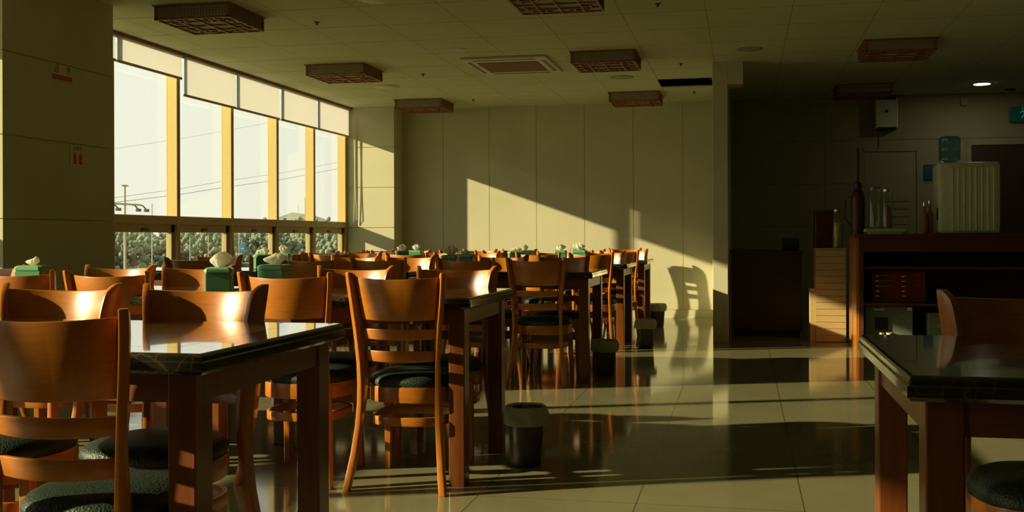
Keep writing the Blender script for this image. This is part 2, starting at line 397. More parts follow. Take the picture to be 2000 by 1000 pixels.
# ------------------------------------------------------------------ outside
g = MB(); g.box(-900, -5.6, -500, 900, -6.3, -6.0); g.build('trim_9', M['grass'])
gr = bpy.data.objects['trim_9']; gr.name = 'meadow'; tag(gr, 'hazy green brown meadow outside the windows', 'meadow', kind='stuff')
random.seed(4)
import numpy as np
class Foliage:
    # clusters of leafy lumps, gathered as arrays
    T = []
    for k_ in range(10):
        bm_ = bmesh.new(); bmesh.ops.create_icosphere(bm_, subdivisions=2, radius=1)
        for v in bm_.verts:
            p = v.co.copy(); v.co = p*(1+.45*noise.noise(p*1.7+Vector((k_*3.1, 0, 0)))+.35*noise.noise(p*5+Vector((0, k_*2.3, 0))))
        T.append((np.array([v.co[:] for v in bm_.verts]), np.array([[v.index for v in f.verts] for f in bm_.faces]))); bm_.free()
    def __init__(s): s.v = []; s.f = []; s.n = 0
    def add(s, c, r, sq, k):
        tv, tf = s.T[k % 10]; a = k*1.3; ca, sa = math.cos(a), math.sin(a)
        q = np.stack([tv[:, 0]*ca-tv[:, 1]*sa, tv[:, 0]*sa+tv[:, 1]*ca, tv[:, 2]*sq], 1)*r+np.array(c)
        s.v.append(q); s.f.append(tf+s.n); s.n += len(q)
    def tree(s, x, y, z, h, r, k):
        for j in range(15):
            u = (j+.5)/15; w = r*math.sin(math.pi*(.25+.7*u))
            s.add((x+random.uniform(-w, w), y+random.uniform(-w, w), z+h*(.25+.68*u)), random.uniform(.30, .58)*(1.15-.35*u), 1.0, k*7+j)
    def build(s, name, material):
        me = bpy.data.meshes.new(name); me.from_pydata(np.concatenate(s.v).tolist(), [], np.concatenate(s.f).tolist()); me.update()
        return link(name, me, material, smooth=True)
tw = Foliage()
for i in range(520):
    ang = R(random.uniform(50, 74)) if i < 440 else R(random.uniform(-35, 50)); d = random.uniform(148, 205)
    tw.tree(-d*math.cos(ang), d*math.sin(ang), -6, random.uniform(7.0, 8.9), random.uniform(1.8, 3.0), i)
tag(tw.build('distant_woodland', M['tree']), 'hazy belt of dark green trees seen through the lower windows', 'woodland', kind='stuff')
hl = MB(); hs = []
for i in range(49):
    a = R(30+i*1.1); d = 420; deg = 30+i*1.1; hgt = -1+11.5*math.exp(-((deg-66.5)/2.6)**2)+4*math.exp(-((deg-72)/4.)**2)+1.2*noise.noise(Vector((i*.5, 0, 0)))
    X, Y = -d*math.cos(a), d*math.sin(a)
    hs.append([(X, Y, -5.9), (X, Y, hgt*.6-2), (X*1.1, Y*1.1, hgt), (X*1.5, Y*1.5, -5.9)])
hl.loft(hs, False); tag(hl.build('distant_hill', M['hill'], smooth=True), 'low hazy wooded hill on the horizon behind the trees', 'hill')
gt = Foliage()
for i in range(60):
    a = R(random.uniform(64.5, 71)); d = random.uniform(214, 228); gt.tree(-d*math.cos(a), d*math.sin(a), -6, random.uniform(9.0, 12.0), 2.2, i)
tag(gt.build('tree_row', M['tree']), 'row of hazy trees rising above the window transom at the far end', 'trees', kind='stuff')
def at_px(px, py, X):      # world point for laying out far things on the plane X=const
    th = math.atan(452/2100); rx = (px-1000)/2100; dx = rx*math.cos(th)-math.sin(th); dy = rx*math.sin(th)+math.cos(th)
    t_ = X/dx; return Vector((X, dy*t_, 1-(py-461-.003*(1000-px+452))/2100*t_))
PX = -40
def pole(px, ytop, X, label, r=.13, arms=True, lamp=True, name='utility_pole'):
    top = at_px(px, ytop, X); h = top.z+6
    p = empty(name, (top.x, top.y, -6)); MB().lathe([(r, 0), (r*.6, h)], 10).build('pole_shaft', M['pole'], p, smooth=True)
    if arms:
        MB().box(-.05, .05, -.35, .35, h-.12, h-.02).build('top_bar', M['pole'], p)
        hc = h-.45
        a = MB(); a.box(-.06, .06, -1.6, 1.9, hc-.9, hc-.78)
        a.build('cross_arm', M['pole'], p)
        if lamp:
            for y in (-1.5, .9, 1.9):
                l = MB(); l.tube([(0, y-.3, hc-.84), (0, y+.3, hc-.9), (0, y+.75, hc-1.15)], .045, 6); l.box(-.09, .09, y+.55, y+.95, hc-1.3, hc-1.1); l.build('lamp_head', M['bin'], p)
    return tag(p, label, 'pole')
pole(244, 361, PX, 'tall power pole with lamp arms, left window, closest to the left pillar', .11)
pole(297, 398, -70, 'thin pole with a pointed tip in the left window', .09, arms=False)
pole(371, 462, -60, 'thin pale pole low in the second window', .07, arms=False)
pole(407, 458, -60, 'pale street lamp low in the second window', .07, arms=False, name='street_lamp')
pole(467, 460, -60, 'pale pole beside the blue road sign', .08, arms=False)
pole(596, 386, -75, 'thin pole at the right edge of the fourth window', .1, arms=False)
pole(583, 402, -110, 'small faint pole with cross bar before the hill', .09, arms=False)
sg = at_px(472, 484, -58); sb = empty('road_sign', (sg.x, sg.y, -6))
MB().box(-.04, .04, -.05, .05, 0, 6.6).build('post', M['pole'], sb)
MB().box(.05, .10, -.85, .85, 5.15, 6.35, .02).build('sign_board', M['bluesign'], sb)
MB().box(.10, .11, -.45, .35, 5.6, 5.75).build('sign_mark', M['signwhite'], sb)
tag(sb, 'blue rectangular road sign outside, low in the third window', 'sign')
def wire(pts, label, X=PX, r=.016):
    P_ = [at_px(*p, X) for p in pts]; m_ = MB(); fine = []
    for a, c in zip(P_[:-1], P_[1:]):
        for k in range(6): fine.append(a.lerp(c, k/6))
    fine.append(P_[-1]); m_.tube(fine, r, 5); tag(m_.build('power_line', M['wire']), label, 'wire')
wire([(100, 402), (221, 387), (346, 370), (433, 355), (545, 339), (660, 318), (760, 299)], 'dark power line, upper of the pair rising to the right across the windows', r=.012)
wire([(100, 408), (221, 396), (346, 381), (433, 367), (545, 352), (660, 330), (760, 312)], 'dark power line, lower of the pair rising to the right across the windows', r=.016)
wire([(100, 303), (221, 291), (350, 272), (500, 245), (660, 214)], 'faint thin power line high across the left windows', r=.008)

# ------------------------------------------------------------------ dining chair
def chair_proto(name='dining_chair'):
    t = empty(name)
    # side posts with the wing-shaped upper part: stations z, x_outer, thick, y_rear, y_front
    st = [(0, .210, .026, -.272, -.238), (.06, .200, .025, -.256, -.217), (.15, .187, .023, -.233, -.188), (.25, .176, .021, -.216, -.164),
          (.34, .171, .020, -.206, -.150), (.42, .171, .019, -.202, -.146), (.50, .174, .019, -.203, -.147), (.58, .180, .019, -.207, -.150),
          (.66, .188, .020, -.213, -.153), (.72, .195, .020, -.219, -.157), (.77, .200, .020, -.225, -.163), (.80, .203, .020, -.229, -.169),
          (.82, .205, .020, -.232, -.175), (.835, .206, .020, -.234, -.183), (.848, .207, .020, -.236, -.197), (.856, .207, .020, -.237, -.210), (.860, .207, .019, -.238, -.222)]
    for s in (-1, 1):
        m_ = MB(); secs = []
        for z, xo, th, yr, yf in st:
            ta = R(28)*min(1, max(0, (z-.30)/.30)); dp = yf-yr; ca, sa = math.cos(ta), math.sin(ta); dx, dy = -sa*dp, ca*dp; nx, ny = -ca*th, -sa*th
            secs.append([(s*xo, yr, z), (s*(xo+nx), yr+ny, z), (s*(xo+nx+dx), yr+ny+dy, z), (s*(xo+dx), yr+dy, z)])
        m_.loft(secs); m_.build('side_post', M['chair_z'], t, bevel=.0025, smooth=True)
    def curved(zb, zt, hw_b, hw_t, ye, bulge, thick, dip, lean, name):
        m_ = MB(); n = 14; secs = []
        for i in range(n+1):
            u = -1+2*i/n; c = 1-u*u; sec = []
            for z, hw, dz in ((zb, hw_b, -.004*c), (zt, hw_t, -dip*c)):
                y = ye-bulge*c-lean*(z-zb)
                sec.append((u*hw, y, z+dz)); sec.append((u*hw, y+thick, z+dz))
            secs.append([sec[0], sec[1], sec[3], sec[2]])
        m_.loft(secs); m_.build(name, M['chair'], t, bevel=.003, smooth=True)
    curved(.674, .842, .156, .171, -.189, .060, .016, .008, .19, 'backrest')
    curved(.597, .637, .150, .154, -.184, .046, .014, .0, .18, 'back_slat')
    curved(.508, .550, .140, .143, -.176, .038, .014, .0, .16, 'back_slat')
    # seat
    def outline(hx, hyf, hyr, n=36, e=2.9, taper=.16):
        pts = []
        for i in range(n):
            a = 2*math.pi*i/n; c, s_ = math.cos(a), math.sin(a)
            x = math.copysign(abs(c)**(2/e), c)*hx; y = math.copysign(abs(s_)**(2/e), s_)
            y *= (hyf if y > 0 else hyr); x *= 1-taper*max(0, -y/hyr)
            pts.append((x, y+.03))
        return pts
    o1 = outline(.190, .19, .18); o2 = outline(.168, .168, .160)
    m_ = MB(); m_.loft([[(x, y, .335) for x, y in o1], [(x, y, .398) for x, y in o1], [(x, y, .398) for x, y in o2], [(x, y, .335) for x, y in o2], [(x, y, .335) for x, y in o1]], cap=False)
    m_.build('seat_frame', M['chair'], t, bevel=.003, smooth=True)
    m_ = MB(); secs = []
    for k, z in ((.93, .372), (.985, .402), (1.0, .412), (.985, .424), (.93, .436), (.80, .446), (.55, .452), (.2, .455)):
        secs.append([(x*k, (y-.03)*k+.03, z) for x, y in o1])
    m_.loft(secs); m_.build('cushion', M['leather'], t, smooth=True)
    for s in (-1, 1):
        m_ = MB(); m_.loft([[(s*(x-.012), y-.014, z) for x, y, z in ((.172, .185, 0),)] + [(s*(.172+.012), .185-.014, 0), (s*(.172+.012), .185+.012, 0), (s*(.172-.012), .185+.012, 0)],
                           [(s*(.160-.018), .160-.020, .36), (s*(.160+.016), .160-.020, .36), (s*(.160+.016), .160+.016, .36), (s*(.160-.018), .160+.016, .36)]])
        m_.build('front_leg', M['chair_z'], t, bevel=.003)
    o3 = outline(.166, .150, .180, e=3.2, taper=.05); o4 = [(x*.915, (y-.03)*.915+.03) for x, y in o3]
    m_ = MB(); m_.loft([[(x, y, .243) for x, y in o3], [(x, y, .278) for x, y in o3], [(x, y, .278) for x, y in o4], [(x, y, .243) for x, y in o4], [(x, y, .243) for x, y in o3]], cap=False)
    m_.build('stretcher', M['chair'], t, bevel=.002, smooth=True)
    return t

# ------------------------------------------------------------------ table
TW, TD, TZ = 1.20, .82, .757
def table_proto():
    t = empty('dining_table'); w, d = TW/2, TD/2
    m_ = MB(); prof = [(.008, .712), (.0, .720), (.0, .738), (.004, .741), (.004, .750), (.007, .7545), (.012, .757)]
    m_.loft([[(-w+i, -d+i, z), (w-i, -d+i, z), (w-i, d-i, z), (-w+i, d-i, z)] for i, z in prof])
    m_.build('marble_slab', M['marble'], t)
    m_ = MB(); b = .125; m_.box(-w+b, w-b, -d+b, d-b, .7565, .75715)
    m_.build('wood_inlay', M['inlay'], t)
    a = MB(); i = .035
    a.box(-w+i+.05, w-i-.05, -d+i+.005, -d+i+.027, .648, .712); a.box(-w+i+.05, w-i-.05, d-i-.027, d-i-.005, .648, .712)
    a.box(-w+i+.005, -w+i+.027, -d+i+.05, d-i-.05, .648, .712); a.box(w-i-.027, w-i-.005, -d+i+.05, d-i-.05, .648, .712)
    a.build('apron', M['apron'], t)
    for sx in (-1, 1):
        for sy in (-1, 1):
            x, y = sx*(w-i-.033), sy*(d-i-.038)
            MB().box(x-.033, x+.033, y-.038, y+.038, 0, .712, .004).build('leg', M['leg'], t)
    return t

# ------------------------------------------------------------------ tissue box
def tissue_proto(kind):
    t = empty('tissue_box'); hw, hd, h = (.054, .054, .115) if kind == 0 else (.068, .052, .112)
    MB().box(-hw, hw, -hd, hd, 0, h-.022, .006).build('box_body', M['green'], t)
    m_ = MB(); secs = []
    for k, z in ((1.05, h-.024), (1.07, h-.018), (1.05, h-.008), (.93, h-.002), (.80, h)):
        secs.append([(sx*hw*k, sy*hd*k, z) for sx, sy in ((-1, -.8), (-.8, -1), (.8, -1), (1, -.8), (1, .8), (.8, 1), (-.8, 1), (-1, .8))])
    m_.loft(secs); m_.build('box_lid', M['green_lid'], t)
    return t
def add_tissue(t, h, seed, hgt=.06, wid=.03, lean=0.):
    m_ = MB(); n = 26; secs = []
    for j in range(9):
        v_ = j/8; r = wid*(.32+1.0*math.sin(math.pi*min(1, v_*.80))**1.1)*(1 if v_ < .7 else 1-(v_-.7)*1.9)
        ring = []
        for i in range(n):
            a = 2*math.pi*i/n
            k = 1+.34*math.sin(3*a+seed)+.22*math.sin(7*a+seed*2.1+v_*3)+.14*math.sin(11*a+seed*.7)
            zz = h-.002+hgt*v_+(.14*hgt*math.sin(2*a+seed)*v_)
            ring.append((r*k*math.cos(a)+lean*v_*v_, r*k*.75*math.sin(a), zz))
        secs.append(ring)
    m_.loft(secs); return m_.build('tissue', M['tissue'], t, smooth=True)

# ------------------------------------------------------------------ furniture placement
chair0 = chair_proto(); table0 = table_proto(); first = {'c': True, 't': True}
def place(proto, key, x, y, rz, label, cat, group):
    o = proto if first[key] else copy_tree(proto); first[key] = False
    o.location = (x, y, 0); o.rotation_euler = (0, 0, rz); tag(o, label, cat, group); return o
def tbl(xr, yn, label):
    return place(table0, 't', xr-TW/2, yn+TD/2, 0, label, 'table', 'marble-edged dining tables')
jit = random.Random(11)
def chairN(x, yb, label, a=0.):   # back to the camera
    return place(chair0, 'c', x, yb+.25, R(a+jit.uniform(-1, 1)), label, 'chair', 'wooden dining chairs')
def chairF(x, yb, label, a=0.):   # facing the camera
    return place(chair0, 'c', x, yb-.25, R(180+a+jit.uniform(-1, 1)), label, 'chair', 'wooden dining chairs')

ROW = ['foreground', 'second', 'third', 'fourth', 'farthest']
CN = ['aisle', 'middle', 'window']
# (row, column, right edge x, near edge y, [N chairs (x, y)], [F chairs (x, y)])
LAY = [
 (0, 0, -1.100, 2.05, [(-1.392, 1.90)], [(-1.592, 3.00), (-2.067, 2.99)]),
 (1, 0, -1.055, 4.12, [(-1.332, 4.00), (-1.806, 4.02)], [(-1.355, 5.05), (-1.875, 5.05)]),
 (1, 1, -2.360, 4.12, [(-2.657, 4.10), (-3.125, 4.12)], [(-2.73, 5.07), (-3.18, 5.07)]),
 (1, 2, -3.640, 4.12, [], [(-3.93, 5.07)]),
 (2, 0, -1.000, 7.24, [(-1.350, 7.02), (-1.840, 7.02)], [(-1.35, 8.17), (-1.83, 8.17)]),
 (2, 1, -2.250, 7.08, [(-2.460, 7.02), (-2.910, 6.87)], [(-2.53, 8.02), (-2.98, 8.02)]),
 (2, 2, -3.475, 7.23, [(-3.89, 7.05)], [(-3.76, 8.17), (-4.22, 8.17)]),
 (3, 0, -.995, 9.41, [(-1.300, 9.30), (-1.770, 9.30)], [(-1.31, 10.35), (-1.78, 10.35)]),
 (3, 1, -2.240, 9.38, [(-2.52, 9.28), (-2.98, 9.28)], [(-2.54, 10.33), (-3.00, 10.33)]),
 (3, 2, -3.465, 9.38, [(-3.72, 9.28), (-4.18, 9.28)], [(-3.76, 10.33), (-4.22, 10.33)]),
 (4, 0, -.955, 10.98, [(-1.23, 10.85), (-1.70, 10.85)], [(-1.23, 11.93), (-1.70, 11.93)]),
 (4, 1, -2.200, 10.98, [(-2.46, 10.86), (-2.92, 10.86)], [(-2.48, 11.93), (-2.94, 11.93)]),
 (4, 2, -3.430, 10.98, [(-3.68, 10.86), (-4.12, 10.86)], [(-3.72, 11.93), (-4.16, 11.93)]),
]
# chairs are named from the picture: second chair of a side is the one nearer the windows
for r_, c_, xr, yn, Ns, Fs in LAY:
    tbl(xr, yn, 'dark marble-edged dining table, %s row from the camera, %s column' % (ROW[r_], CN[c_]))
    for side, lst, fn in (('back turned to camera', Ns, chairN), ('facing the camera', Fs, chairF)):
        for i, (x, y) in enumerate(lst):
            which = '' if len(lst) == 1 else (', its right-hand one' if i == 0 else ', its left-hand one')
            fn(x, y, 'chair %s, at the %s table of the %s row%s' % (side, CN[c_], ROW[r_], which))
for o in bpy.data.objects:
    if o.get('label') == 'chair back turned to camera, at the aisle table of the second row, its right-hand one':
        o['label'] = 'whole wooden ladder-back chair standing in the middle, back turned to camera'
chairF(-1.385, 13.02, 'chair standing apart against the back wall, casting the ladder-shaped wall shadow', 5)
# right foreground table with its chair
place(table0, 't', .276+TW/2, 1.96+TD/2, 0, 'marble-edged dining table at the right edge of the picture', 'table', 'marble-edged dining tables')
chairF(.70, 2.98, 'chair tucked behind the right foreground table, facing the camera, legs cut off')

tp = [tissue_proto(0), tissue_proto(1)]; used_t = [False, False]
# (kind, x, y, rz, tissue height, width, lean, label)
BX = [
 (0, -2.185, 4.22, 20, .062, .030, .010, 'nearest green tissue box, cube shaped, left end of the second-row aisle table'),
 (1, -2.185, 4.78, -4, .050, .034, .012, 'wide green tissue box just behind the nearest cube tissue box'),
 (1, -3.30, 4.52, 3, .040, .020, .012, 'green tissue box in front of the left pillar'),
 (1, -3.57, 7.60, 35, .050, .030, .008, 'green tissue box with a corner to the camera, before the third window'),
 (0, -3.55, 7.93, 10, .060, .028, -.012, 'green tissue box before the fourth window, lit tissue leaning right'),
 (0, -2.02, 7.32, 2, .060, .032, .0, 'dark shaded green tissue box behind the middle chair, grey crumpled tissue'),
 (1, -2.03, 7.78, -4, .030, .026, .0, 'low green tissue box just behind the dark shaded one'),
 (0, -3.10, 9.55, 28, .055, .026, .0, 'green tissue box before the far sunlit pilaster, larger of the two'),
 (1, -3.10, 9.98, 0, .055, .022, .0, 'green tissue box before the far sunlit pilaster, right and smaller one'),
 (1, -2.02, 9.55, 20, .030, .028, .0, 'green tissue box right of the dark one, flat crumpled tissue'),
 (1, -2.02, 9.98, -10, .050, .020, .0, 'small far green tissue box with pointed tissue, before the dim wall'),
 (0, -1.62, 9.62, 5, .050, .026, .0, 'green tissue box left of the last pair, before the sunlit wall'),
 (1, -1.50, 9.98, 0, .060, .026, -.01, 'green tissue box with tall leaning tissue before the sunlit wall'),
 (1, -1.72, 11.35, 0, .060, .034, .0, 'farthest green tissue box, wide see-through tissue before the sunlit wall'),
]
for i, (k, x, y, rz, th_, tw_, ln, lab) in enumerate(BX):
    if not used_t[k]: b = tp[k]; used_t[k] = True
    else:
        b = tp[k].copy(); COL.objects.link(b)
        for ch in [c for c in bpy.data.objects if c.parent == tp[k] and not c.name.startswith('tissue')]:
            c = ch.copy(); COL.objects.link(c); c.parent = b
    b.location = (x, y, TZ+.0012); b.rotation_euler = (0, 0, R(rz)); tag(b, lab, 'tissue box', 'green tissue boxes')
    add_tissue(b, .115 if k == 0 else .112, i*1.7+.4, th_, tw_, ln)

# ------------------------------------------------------------------ waste bins
def bin_(x, y, h, r, label, liner=True):
    t = empty('waste_bin', (x, y, 0)); seg = 28
    m_ = MB(); m_.lathe([(r*.74, 0), (r*.80, .01), (r*.97, h), (r*1.03, h+.002), (r*1.03, h+.012), (r*.95, h+.012), (r*.93, h-.01), (r*.76, .015)], seg); m_.build('bin_body', M['bin'], t, smooth=True)
    if liner:
        m_ = MB(); f = lambda u, z: 1+.035*math.sin(u*2*math.pi*5+z*60)+.03*math.sin(u*2*math.pi*9+z*25)+(.05 if z < h else 0)*math.sin(u*2*math.pi*2+1)
        m_.lathe([(r*.90, h-.06), (r*.96, h+.014), (r*1.05, h+.022), (r*1.09, h+.008), (r*1.11, h-.012), (r*1.08, h-.026), (r*1.10, h-.042), (r*1.05, h-.060)], 40, cap=False, rfun=f); m_.build('bin_liner', M['liner'], t, smooth=True)
    return tag(t, label, 'waste bin', 'dark waste bins by the tables')
bin_(-.935, 4.62, .238, .084, 'nearest dark waste bin with plastic bag, beside the second-row table')
bin_(-.975, 7.68, .235, .086, 'dark waste bin with rolled bag rim, beside the third-row table')
bin_(-.860, 9.66, .235, .086, 'plain dark waste bin without bag, beside the fourth-row table')
bin_(-.93, 11.92, .235, .088, 'farthest waste bin, pale bag rim, near the back wall')
bpy.data.objects['bin_liner'].name = 'bin_liner'

# ------------------------------------------------------------------ ceiling lamps
def lamp_proto():
    t = empty('ceiling_lamp'); w = .285; h = .105; f = .014
    m_ = MB()
    for z0, z1 in ((-h, -h+f), (-f, 0)):
        m_.box(-w, w, -w, -w+f, z0, z1); m_.box(-w, w, w-f, w, z0, z1); m_.box(-w, -w+f, -w, w, z0, z1); m_.box(w-f, w, -w, w, z0, z1)
    for sx in (-1, 1):
        for sy in (-1, 1): m_.box(sx*w-(f if sx > 0 else 0)*1.3, sx*w+(f if sx < 0 else 0)*1.3, sy*w-(f if sy > 0 else 0)*1.3, sy*w+(f if sy < 0 else 0)*1.3, -h, 0)
    m_.box(-w-.012, w+.012, -w-.012, w+.012, -.008, .0)
    m_.build('lamp_frame', M['lampwood'], t)
    m_ = MB(); k = w-.010
    m_.box(-k, k, -k, -k+.004, -h+f, -f); m_.box(-k, k, k-.004, k, -h+f, -f); m_.box(-k, -k+.004, -k, k, -h+f, -f); m_.box(k-.004, k, -k, k, -h+f, -f)
    m_.build('lamp_side_paper', M['lamp_paper'], t)
    m_ = MB(); n = 24
    for i in range(1, n):
        u = -w+2*w*i/n
        for s in (-1, 1):
            m_.box(u-.0007, u+.0007, s*w-.002, s*w+.002, -h+f, -f); m_.box(s*w-.002, s*w+.002, u-.0007, u+.0007, -h+f, -f)
    for z in (-.035, -.052, -.070):
        for s in (-1, 1): m_.box(-w+f, w-f, s*w-.002, s*w+.002, z-.001, z+.001); m_.box(s*w-.002, s*w+.002, -w+f, w-f, z-.001, z+.001)
    m_.build('side_lattice', M['lampwood'], t)
    MB().box(-w+f, w-f, -w+f, w-f, -h+.012, -h+.016).build('diffuser', M['lamp_paper'], t)
    m_ = MB(); z0, z1 = -h, -h+.010; q = w*.52
    def bar(xa, xb, ya, yb): m_.box(xa, xb, ya, yb, z0, z1)
    s_ = .006
    bar(-w, w, -s_, s_); bar(-s_, s_, -w, w)
    for s in (-1, 1):
        bar(min(s*q, s*q+s_*2), max(s*q, s*q+s_*2), -w, w); bar(-w, w, s*q-s_, s*q+s_)
        bar(s*(q+.07)-s_, s*(q+.07)+s_, -w, w) if False else None
        for r_ in (-1, 1):
            cx, cy = s*q, r_*q
            bar(min(cx, cx+s*.08), max(cx, cx+s*.08), cy-r_*.05-s_, cy-r_*.05+s_)
            bar(cx-s*.05-s_, cx-s*.05+s_, min(cy, cy+r_*.08), max(cy, cy+r_*.08))
            bar(min(cx-s*.09, cx+s*.05), max(cx-s*.09, cx+s*.05), cy+r_*.07-s_, cy+r_*.07+s_)
            bar(cx+s*.07-s_, cx+s*.07+s_, min(cy-r_*.09, cy+r_*.05), max(cy-r_*.09, cy+r_*.05))
    m_.build('bottom_lattice', M['lampwood'], t)
    return t
lp = lamp_proto()
LP = [(-3.78, 7.18, 'square lattice ceiling lamp at top left, nearest the left pillar'),
      (-3.775, 9.86, 'square lattice ceiling lamp, second along the windows'),
      (-3.78, 12.54, 'square lattice ceiling lamp in front of the far pilaster corner'),
      (-1.21, 7.03, 'square lattice ceiling lamp cut by the top edge of the picture'),
      (-1.21, 9.72, 'square lattice ceiling lamp between the air conditioner and the beam'),
      (-1.21, 12.48, 'square lattice ceiling lamp beside the open ceiling hole'),
      (1.285, 9.70, 'dark square lattice ceiling lamp at right, nearer of two'),
      (1.285, 12.42, 'dark square lattice ceiling lamp at right above the white wall unit')]
for i, (x, y, lab) in enumerate(LP):
    o = lp if i == 0 else copy_tree(lp); o.location = (x, y, ZC-.001); tag(o, lab, 'ceiling lamp', 'square lattice ceiling lamps')

# air conditioner cassette
t = empty('air_conditioner', (-2.14, 10.02, ZC-.001))
MB().box(-.40, .40, -.48, .50, -.022, 0, .008).build('cover_panel', M['white'], t)
MB().box(-.285, .285, -.29, .29, -.027, -.019, .003).build('filter_grille', M['grille'], t)
for s in (-1, 1):
    MB().box(-.29, .29, s*.40-.022, s*.40+.022, -.0245, -.018, .002).build('air_slot', M['bin'], t)
    MB().box(s*.350-.018, s*.350+.018, -.33, .33, -.0245, -.018, .002).build('air_slot', M['bin'], t)
tag(t, 'cream square ceiling air conditioner with brown filter grille', 'air conditioner')
def disc(name, x, y, r, m1, label, cat, group, inner=None, th=.012):
    t_ = empty(name, (x, y, ZC)); MB().lathe([(r, 0), (r, -th*.5), (r*.92, -th), (r*.5, -th)], 28).build('rim', m1, t_, smooth=True)
    if inner: MB().lathe([(r*.66, -th), (r*.62, -th-.003), (r*.3, -th-.004)], 24).build('centre', inner, t_, smooth=True)
    tag(t_, label, cat, group); return t_
disc('ceiling_downlight', -3.79, 11.17, .14, M['white'], 'round recessed ceiling fitting behind the second window lamp', 'downlight', 'round ceiling fittings', M['signwhite'])
disc('ceiling_downlight', -2.469, 7.03, .125, M['white'], 'round ceiling fitting cut by the top edge of the picture', 'downlight', 'round ceiling fittings', M['signwhite'])
disc('ceiling_speaker', -2.47, 9.12, .10, M['white'], 'faint round ceiling cover in front of the air conditioner', 'ceiling speaker', 'round ceiling fittings', None, .006)
disc('ceiling_speaker', -1.222, 11.065, .125, M['cover'], 'brownish round ceiling speaker left of the open ceiling hole', 'ceiling speaker', 'round ceiling fittings', None, .008)
disc('ceiling_speaker', .057, 9.66, .115, M['cover'], 'brownish round ceiling speaker right of the hall beam', 'ceiling speaker', 'round ceiling fittings', None, .008)
disc('ceiling_speaker', -2.478, 12.37, .10, M['white'], 'faint round ceiling cover near the back wall', 'ceiling speaker', 'round ceiling fittings', None, .006)
t = empty('ceiling_downlight', (2.523, 12.42, ZC)); MB().lathe([(.098, 0), (.098, -.008), (.084, -.010)], 28).build('rim', M['white'], t, smooth=True)
MB().lathe([(.083, -.009), (.083, -.013), (.02, -.014)], 28).build('glowing_diffuser', M['lampglow'], t, smooth=True)
ld = bpy.data.lights.new('downlight_bulb', 'AREA'); ld.shape = 'DISK'; ld.size = .15; ld.energy = 1.9; ld.color = (.95, 1.0, .80)
lo = bpy.data.objects.new('downlight_bulb', ld); COL.objects.link(lo); lo.parent = t; lo.location = (0, 0, -.02)
tag(t, 'lit white round downlight in the dark ceiling at right', 'downlight', 'round ceiling fittings')
for i, (x, y, lab) in enumerate(((-3.176, 7.704, 'between the two nearest window lamps'), (-.586, 7.633, 'at the top edge, right of the cut-off lamp'), (-3.151, 10.4, 'behind the second window lamp, left of the air conditioner'),
                                 (-3.153, 12.466, 'right of the farthest window lamp'), (-.576, 10.33, 'in front of the open ceiling hole'), (-.54, 12.376, 'behind the open ceiling hole'))):
    t = MB(); t.lathe([(.022, 0), (.022, -.004), (.008, -.008), (.007, -.016), (.011, -.019), (.008, -.022)], 12)
    o = t.build('sprinkler_head', M['bin'], None, smooth=True); o.location = (x, y, ZC); tag(o, 'small dark ceiling sprinkler ' + lab, 'sprinkler', 'ceiling sprinklers')

# ------------------------------------------------------------------ notices on the left pillar (face X = XP)
t = empty('wall_notice', (XP+.001, 6.262, 2.078))
MB().box(0, .004, -.114, .114, -.054, .054).build('notice_board', M['signwhite'], t)
MB().box(.004, .0055, -.104, .104, -.047, -.016, .0).build('red_band', M['signred'], t)
text_mesh('notice_letter', '금', .058, M['ink'], t, (.0050, -.062, .018), (R(90), 0, R(90)))
text_mesh('notice_letter', '연', .058, M['ink'], t, (.0050, .062, .018), (R(90), 0, R(90)))
tag(t, 'white no-smoking notice with a red band, upper one on the left pillar', 'notice')
t = empty('wall_notice', (XP+.001, 6.424, 1.549))
MB().box(0, .004, -.076, .076, -.068, .068).build('notice_board', M['signwhite'], t)
text_mesh('notice_lettering', '소화기', .036, M['ink'], t, (.0050, 0, .046), (R(90), 0, R(90)))
for y in (-.030, .032):
    m_ = MB(); m_.lathe([(.016, -.058), (.018, -.050), (.018, .0), (.012, .012), (.006, .016), (.006, .022)], 14); 
    for v in m_.bm.verts: v.co.x = v.co.x*.08+.0052; v.co.y += y
    m_.build('extinguisher_picture', M['signred'], t)
tag(t, 'faded notice with two red extinguisher pictures, lower one on the left pillar', 'notice')

# ------------------------------------------------------------------ service corner at the right
# serving cabinet with open shelves
CX0, CX1, CY0, CY1 = .956, 3.3, 9.75, 10.40
t = empty('serving_cabinet', (CX0, CY0, 0))
def L(mb, name, m_, par=t, org=(CX0, CY0, 0), **k):
    for v in mb.bm.verts: v.co -= Vector(org)
    return mb.build(name, m_, par, **k)
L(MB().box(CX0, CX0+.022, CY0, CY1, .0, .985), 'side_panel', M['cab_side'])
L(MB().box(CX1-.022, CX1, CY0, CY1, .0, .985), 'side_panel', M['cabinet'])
L(MB().box(CX0+.022, CX1-.022, CY1-.02, CY1, .02, .985), 'back_panel', M['cabinet'])
L(MB().box(CX0-.015, CX1+.015, CY0-.02, CY1+.01, .985, 1.013, .004), 'top_board', M['cabinet'])
L(MB().box(CX0+.022, CX1-.022, CY0+.005, CY0+.03, .86, .985), 'top_rail', M['cabinet'])
L(MB().box(CX0+.022, CX0+.06, CY0, CY0+.03, .0, .985), 'front_stile', M['cabinet'])
L(MB().box(CX0+.022, CX1-.022, CY0+.02, CY1-.02, .39, .415), 'shelf', M['cabinet'])
L(MB().box(CX0+.022, CX1-.022, CY0+.02, CY1-.02, .06, .085), 'shelf', M['cabinet'])
L(MB().box(CX0+.022, CX1-.022, CY0+.02, CY1-.02, .71, .73), 'shelf', M['cabinet'])
tag(t, 'dark red wooden serving cabinet with open shelves and orange-lit side', 'cabinet')
